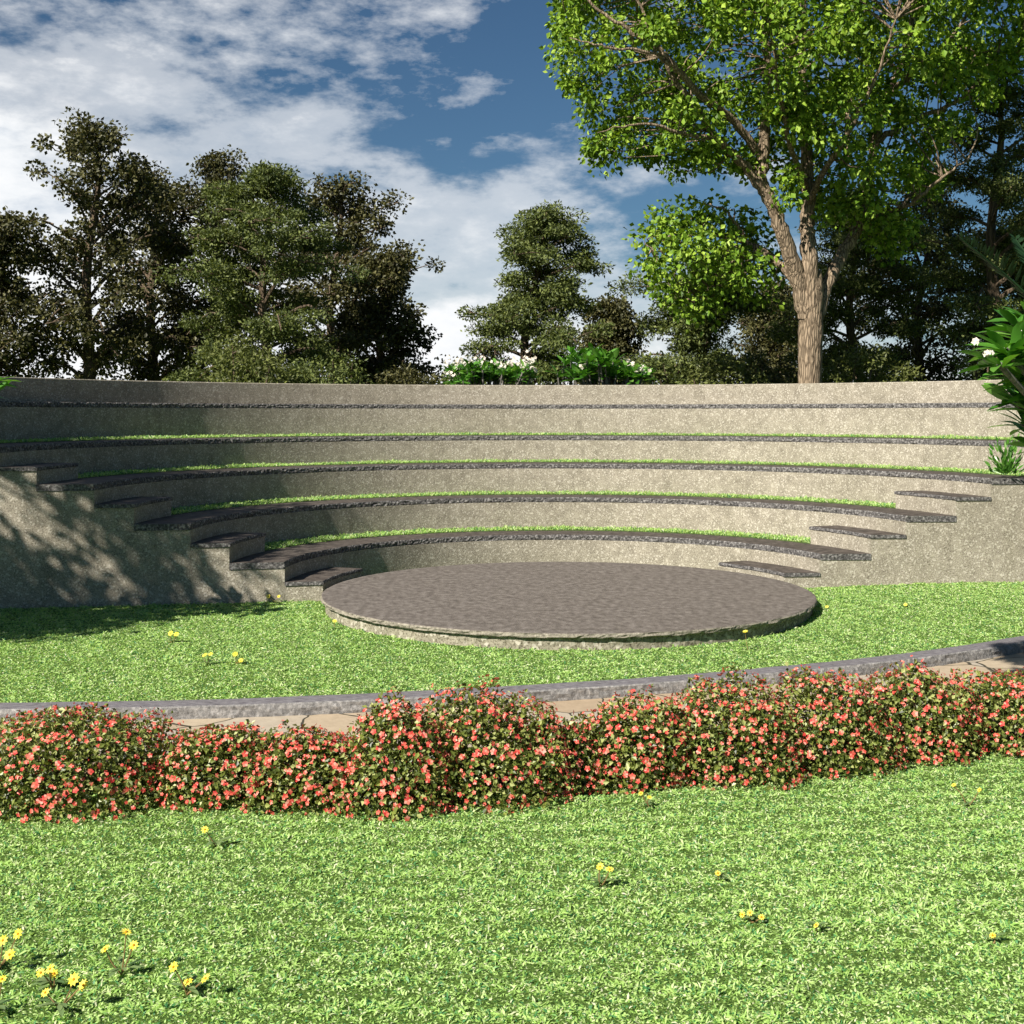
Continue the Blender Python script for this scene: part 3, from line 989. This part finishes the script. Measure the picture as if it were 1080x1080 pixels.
tips = [at(*p) for p in [(1060, 368, 9.3), (1074, 348, 9.6), (1054, 384, 9.1), (1066, 376, 9.2), (1082, 362, 9.4), (1082, 388, 9.3), (1068, 400, 9.5), (1060, 390, 9.7),
        (1070, 424, 9.7), (1084, 432, 9.6), (1090, 410, 9.5), (1100, 380, 9.8), (1105, 440, 9.9), (1110, 345, 10.1), (1125, 400, 10.2), (1078, 446, 9.9), (1096, 470, 9.9), (1088, 340, 9.8)]]
frangipani((5.9, 10.6, -.05), tips, 'leafy frangipani with white flowers leaning in from the right edge', .31, 17, .0, None, .04)
T = bpy.data.objects['frangipani.003'] if 'frangipani.003' in bpy.data.objects else None
if T is not None:
    for c in [at(1029, 360, 8.95), at(1074, 349, 9.2), at(1042, 372, 8.95)]:
        fb = MB()
        for q in range(4):
            blossom(fb, c + rng.normal(0, .018, 3), rng.normal(0, .5, 3) + np.array([-.4, -.8, .5]), .026, 5, .9, .3, rng.uniform(0, 6))
        fb.build('blossom', M['white'], T)

tips = [at(-12, 404, 11.1), at(-14, 416, 11.0), at(-30, 392, 11.3), at(-45, 420, 11.2), at(-60, 388, 11.4), at(-25, 436, 11.2), at(-70, 410, 11.3)]
frangipani((-5.9, 11.5, -.05), tips, 'frangipani whose leaf tips poke in at the left edge', .28, 14, 0, None, .04)

# palm at the right edge
pb = np.array([5.95, 12.6, .0])
PT = thing('palm_plant', pb, 'dark green palm with a long feathered frond at the right edge', 'palm')
tr = MB(); tr.tube(poly([pb, pb + [.03, 0, 1.1], pb + [0, 0, 2.45]], 8), np.linspace(.17, .13, 17), 12, .06)
tr.build('trunk', M['bark_dark'], PT)
crown_p = pb + [0, 0, 2.4]
fronds = [((4.42, 12.2, 3.86), .45), ((6.6, 11.6, 4.0), .5), ((7.5, 12.6, 3.6), .6), ((6.9, 13.6, 3.9), .5), ((5.7, 14.0, 4.1), .4), ((7.2, 11.8, 2.9), .7), ((6.2, 12.9, 4.5), .2)]
for tip, sag in fronds:
    tip = np.array(tip); fm = MB()
    mid = (crown_p + tip) / 2 + [0, 0, sag * .35]
    sk = poly([crown_p, mid, tip], 14)
    fm.tube(sk, np.linspace(.024, .006, len(sk)), 5)
    tan = np.gradient(sk, axis=0); tan /= np.linalg.norm(tan, axis=1)[:, None]
    for side in (-1, 1):
        ii = np.repeat(np.arange(4, len(sk)), 3)
        s_ = np.cross(tan[ii], [0, 0, 1.0]); s_ /= np.linalg.norm(s_, axis=1)[:, None]
        u_ = np.cross(s_, tan[ii])
        Cc = sk[ii] + tan[ii] * rng.uniform(-.03, .03, len(ii))[:, None]
        Dd = s_ * side + tan[ii] * .75 + u_ * .35 + rng.normal(0, .08, (len(ii), 3))
        tt_ = (ii - 4) / (len(sk) - 5)
        Ll = .24 * np.sin(np.pi * (.12 + .83 * tt_)) + .05
        fm.leaves(Cc, Dd, u_, Ll, .028, .1)
    fm.build('frond', M['palm_leaf'], PT)

# weed tuft growing on the right end of the third seat
wb = at(1062, 500, 14.9)
WT_ = thing('leafy_weed', wb, 'leafy green weed growing on the right end of the third tier', 'plant')
wl = MB()
nn = 260
d = unit(nn); d[:, 2] = np.abs(d[:, 2]) * 1.6
wl.leaves(wb + d * [.22, .15, .28] * rng.uniform(0, 1, (nn, 1)), d + [0, 0, .4], unit(nn) + [0, -.5, .6], rng.uniform(.06, .14, nn), .03)
wl.build('foliage', M['frangi_leaf'], WT_)

# shade tree outside the view on the left, its crown throws the dappled shade on the left end wall
cc = np.array([-10.85, 9.65, 6.55])
e1 = np.array([.75, -.66, 0]); e2 = np.array([.407, .462, .788])
sb = np.array([-10.9, 10.2, -.06])
SH = thing('shade_tree', sb, 'leafy tree outside the left edge that shades the left end wall', 'tree')
tr = MB(); lf = MB()
tk = poly([sb, sb + [.1, 0, 2], sb + [.1, -.1, 4], cc + [0, 0, -1.2], cc + [.1, 0, 1.6]], 6)
tr.tube(tk, np.linspace(.24, .05, len(tk)), 10, .04)
N = 230
q = unit(N) * (rng.uniform(0, 1, N) ** .4)[:, None]
C = cc + q[:, :1] * e1 * 3.1 + q[:, 1:2] * e2 * 2.2 + q[:, 2:] * SUN * 1.8
q2 = unit(34) * (rng.uniform(0, 1, 34) ** .4)[:, None]
C = np.concatenate([C, cc + e1 * 2.5 - e2 * 1.3 + q2[:, :1] * e1 * 1.1 + q2[:, 1:2] * e2 * .75 + q2[:, 2:] * SUN * 1.0])
for pt in ((-5.3, 13.5, 1.2), (-5.85, 13.5, 1.5)):
    v = C - np.array(pt); v = v - (v @ SUN)[:, None] * SUN
    C = C[np.linalg.norm(v, axis=1) > .5]
for c in C:
    a = tk[np.argmin(np.linalg.norm(tk - (c - [0, 0, .8]), axis=1))]
    tr.tube(poly([a, (a + c) / 2 + [0, 0, .15], c], 3), np.linspace(.04, .008, 7), 5, 0, False)
leaf_cloud(lf, C, rng.uniform(.45, .75, len(C)), 75, .15, .8, .4, .3, .7)
tr.build('trunk', M['bark'], SH); lf.build('crown', M['big_leaf'], SH)

# unseen tree added behind the viewpoint to shade right end of kerb and path
tb = np.array([3.4, -3.5, -.06])
TT = thing('shade_tree', tb, 'unseen tree added behind the viewpoint so its long limb shades the right end of the path', 'tree')
tr = MB(); lf = MB()
tr.tube(poly([tb, tb + [.1, .1, 2.5], tb + [0, .2, 5], tb + [.2, 0, 8.5]], 6), np.linspace(.3, .08, 19), 10, .04)
tip = np.array([.40, 5.62, 5.05])
lm = poly([tb + [0, .2, 4.4], [2.6, -.5, 5.2], [1.2, 3.0, 5.5], tip + [0, .2, .1]], 7)
tr.tube(lm, np.linspace(.13, .025, len(lm)), 8, .04)
q = unit(26) * (rng.uniform(0, 1, 26) ** .4)[:, None]
C = np.concatenate([tip + q * [.42, .42, .4], tb + [.1, 0, 8.3] + unit(60) * 1.9])
for c in C[:26]:
    tr.tube(poly([lm[-3], (lm[-1] + c) / 2, c], 3), np.linspace(.018, .005, 7), 4, 0, False)
for c in C[26:]:
    tr.tube(poly([tb + [0, .1, 6.5], (tb + [.1, 0, 7.2] + c) / 2, c], 3), np.linspace(.05, .008, 7), 5, 0, False)
leaf_cloud(lf, C, np.where(np.arange(len(C)) < 26, .24, .5), 90, .13, .8, .4, .3, .7)
tr.build('trunk', M['bark'], TT); lf.build('crown', M['big_leaf'], TT)

# ------------------------------------------------------------------ flowering bushes
def proto_blossom(name, r, cup):
    b = MB(); blossom(b, np.zeros(3), np.array([0, 0, 1.0]), r, 5, .95, cup)
    me = mesh_np(name, np.concatenate(b.V), [np.concatenate(v) for v in b.F.values()])
    me.materials.append(M['petal']); return me


BL = [proto_blossom('blossom', r, c) for r, c in ((.013, .2), (.0165, .35), (.0115, .7), (.019, .1))]


def flower_bush(px, wpx, top, basey, label, depth=1.0):
    front = on_ground(px, basey)[1]
    rx = wpx / 2 * front / F * 1.05
    ry = min(.52, rx * .85) * depth
    c = np.array([(px - 540) / F * (front + ry), front + ry, 0.0])
    hz = EYE - (top - YH) / F * (c[1]) + .0
    T = thing('flowering_bush', c, label, 'bush', 'coral flowering bushes along the path')
    st = MB(); lf = MB(); bd = MB()
    nl = int(7800 * rx / .5)

    def surf(n, lo, hi, bias=0.5):
        d = unit(n); d[:, 2] = np.abs(d[:, 2])
        s = rng.uniform(lo, hi, n)
        lump = 1 + .13 * wob(d * 1.0 + c, .2, int(px), 3) + .06 * wob(d + c, .06, int(px) + 1, 2)
        # boxy profile: full at the foot, rounded at the top
        e = np.abs(d) ** 1.0
        rr = (e[:, 0] ** 2.6 + e[:, 1] ** 2.6 + e[:, 2] ** 2.6) ** (-1 / 2.6)
        P = c + d * (rr * s * lump)[:, None] * [rx, ry, hz * .97]
        nrm = d / [rx, ry, hz]; nrm /= np.linalg.norm(nrm, axis=1)[:, None]
        P[:, 2] = np.maximum(P[:, 2], .012)
        return P, nrm

    P, N = surf(nl, .62, 1.03)
    D = unit(nl) + N * .5
    Ls = .031 * rng.uniform(.6, 1.35, nl)
    lf.leaves(P, D, N + unit(nl) * .8 + [0, 0, .35], Ls, Ls * .7, .2)
    for q in range(22):
        Pq, _ = surf(1, .75, .95)
        st.tube(poly([c + rng.normal(0, .06, 3) * [1, 1, 0], (c + Pq[0]) / 2 + [0, 0, .05], Pq[0]], 4), np.linspace(.011, .003, 9), 4)
    Pb, Nb = surf(int(520 * rx / .5), .96, 1.05)
    bd.leaves(Pb, Nb + unit(len(Pb)) * .6, unit(len(Pb)), .016, .011)
    st.build('stems', M['bark_dark'], T)
    lf.build('foliage', M['bush_leaf'], T)
    bd.build('buds', M['bud'], T)['kind'] = 'stuff'
    # blossoms: those facing the view as parts, the rest as one
    nf = int(760 * rx / .5)
    Pf, Nf = surf(nf, .99, 1.05)
    face = (Nf @ np.array([-.0, -.85, .52]))
    order = np.argsort(-face - .25 * rng.uniform(0, 1, nf))
    for q in order[:100]:
        o = bpy.data.objects.new('blossom', BL[rng.integers(0, 4)])
        COL.objects.link(o); o.parent = T
        o.location = Pf[q] - c
        nv = Nf[q] + rng.normal(0, .35, 3) + np.array([0, -.15, .15])
        o.rotation_euler = (Vector(nv).to_track_quat('Z', 'Y') @ Matrix.Rotation(rng.uniform(0, 6), 3, 'Z').to_quaternion()).to_euler()
        s = rng.uniform(.75, 1.2); o.scale = (s, s, s)
    fm = MB()
    for q in order[100:]:
        blossom(fm, Pf[q], Nf[q] + rng.normal(0, .35, 3), .0145 * rng.uniform(.7, 1.25), 5, .95, .3, rng.uniform(0, 6))
    if fm.n:
        tag(fm.build('blossom_mass', M['petal'], T), None, None, None, 'stuff')


for a in [
    (76, 236, 752, 868, 'big domed coral flowering bush at the far left of the hedge'),
    (236, 140, 768, 856, 'low coral flowering bush right of the big domed one'),
    (328, 124, 772, 860, 'low coral flowering bush left of the two tall bushes in the middle'),
    (418, 122, 745, 866, 'narrow coral flowering bush left of the tallest middle bush'),
    (512, 180, 731, 858, 'tall coral flowering bush in front of the stage centre'),
    (588, 100, 760, 842, 'small coral flowering bush beside the gap showing the paving'),
    (664, 136, 738, 838, 'coral flowering bush right of the gap showing the paving'),
    (768, 160, 722, 834, 'coral flowering bush in the middle of the right half of the hedge'),
    (868, 136, 714, 822, 'coral flowering bush third from the right end of the hedge'),
    (962, 136, 708, 808, 'coral flowering bush second from the right end of the hedge'),
    (1062, 150, 715, 800, 'coral flowering bush cut by the right edge of the view'),
]:
    flower_bush(*a)

# ------------------------------------------------------------------ yellow wildflowers
def wildflower(bx, by, heads, label, hr=None):
    if 'tiny' in label or (by > 850 and bx > 650): hr = .015
    b = on_ground(bx, by); b[2] = gz(b[0], b[1]) if b[1] > 9 else 0.0
    T = thing('yellow_wildflower', b, label, 'flower', 'yellow wildflowers in the grass')
    sc = 1.0
    lv = MB()
    for q in range(7):
        az = rng.uniform(0, 6.28)
        long_leaf(lv, b + [0, 0, .025], np.array([math.cos(az), math.sin(az), rng.uniform(.1, .5)]), np.array([0, 0, 1.0]), (.05 if hr else .08) * rng.uniform(.6, 1.2), .02)
    lv.build('leaf_rosette', M['weed_leaf'], T, smooth=True)
    for hx, hy in heads:
        Yh_ = b[1] - .02 + rng.uniform(-.03, .03)
        h = at(hx, hy, Yh_)
        h[2] = max(h[2], b[2] + .035)
        sm = MB(); mid = (b + h) / 2 + rng.normal(0, .006, 3)
        sm.tube(poly([b + [0, 0, 0], mid, h], 4), np.linspace(.0032, .0022, 9), 5)
        s = sm.build('stem', M['stemred'], T)
        fm = MB()
        nrm = np.array([-.3, -.6, .8]) + rng.normal(0, .2, 3)
        blossom(fm, h, nrm, hr or (.022 if by > 850 else .026) * rng.uniform(.85, 1.15), 9, .55, .25, rng.uniform(0, 6))
        f = fm.build('flower_head', M['yellow'], T)
        dm = MB(); nn_ = nrm / np.linalg.norm(nrm)
        dm.tube(np.array([h - nn_ * .004, h + nn_ * .003, h + nn_ * .006]), [.005, .005, .0015], 8)
        dm.build('flower_disc', M['disc'], f)


for a in [
    (63, 1066, [(48, 1047), (78, 1033), (88, 1039)], 'yellow wildflower with three heads nearest the bottom left corner'),
    (128, 1028, [(111, 1001), (133, 983), (141, 997)], 'tall three headed yellow wildflower farthest back in the left cluster'),
    (197, 1049, [(183, 1020), (198, 1036), (217, 1032)], 'three headed yellow wildflower rightmost in the bottom left cluster'),
    (55, 1042, [(43, 1026), (53, 1022), (57, 1027)], 'short yellow wildflower with close heads amid the left cluster'),
    (-2, 1022, [(10, 1007), (3, 992), (19, 985)], 'yellow wildflower of three heads at the left edge'),
    (-4, 1068, [(2, 1033)], 'single yellow wildflower cut by the left edge'),
    (228, 893, [(216, 875)], 'lone yellow wildflower below the gap of the left bushes'),
    (633, 936, [(633, 914), (643, 917)], 'two headed yellow wildflower alone in the middle of the grass'),
    (1020, 852, [(1006, 828), (1033, 833)], 'two headed yellow wildflower at right below the hedge'),
    (685, 852, [(685, 841), (676, 837)], 'yellow wildflower close under the hedge right of centre'),
    (757, 928, [(757, 921)], 'tiny yellow wildflower right of the two headed one in the middle'),
    (793, 973, [(783, 968), (791, 963), (803, 969)], 'low yellow wildflower with three tiny heads right of centre'),
    (862, 982, [(861, 976)], 'tiny yellow wildflower right of the low three headed one'),
    (1048, 995, [(1047, 987)], 'tiny yellow wildflower nearest the lower right edge'),
    (789, 686, [(786, 666)], 'yellow wildflower against the front of the round stage'),
    (903, 622, [(902, 611)], 'yellow wildflower at the foot of the right end wall beside the step'),
    (921, 622, [(918, 612), (925, 615)], 'two headed yellow wildflower at the foot of the right end wall'),
    (950, 621, [(942, 617), (957, 617)], 'low yellow wildflower farthest right along the right end wall'),
    (955, 646, [(955, 639)], 'yellow wildflower in the lawn right of the stage'),
    (872, 648, [(872, 640)], 'yellow wildflower just right of the stage edge'),
    (180, 678, [(180, 668), (186, 669)], 'yellow wildflower in the lawn below the shaded left wall'),
    (219, 702, [(216, 691), (222, 690)], 'larger yellow wildflower left of the stage in the lawn'),
    (249, 700, [(248, 690), (254, 699)], 'yellow wildflower nearest the stage on the left lawn'),
    (293, 636, [(294, 629), (283, 629)], 'yellow wildflower at the foot of the left end wall'),
    (352, 664, [(353, 655)], 'yellow wildflower against the left side of the round stage'),
]:
    wildflower(*a)
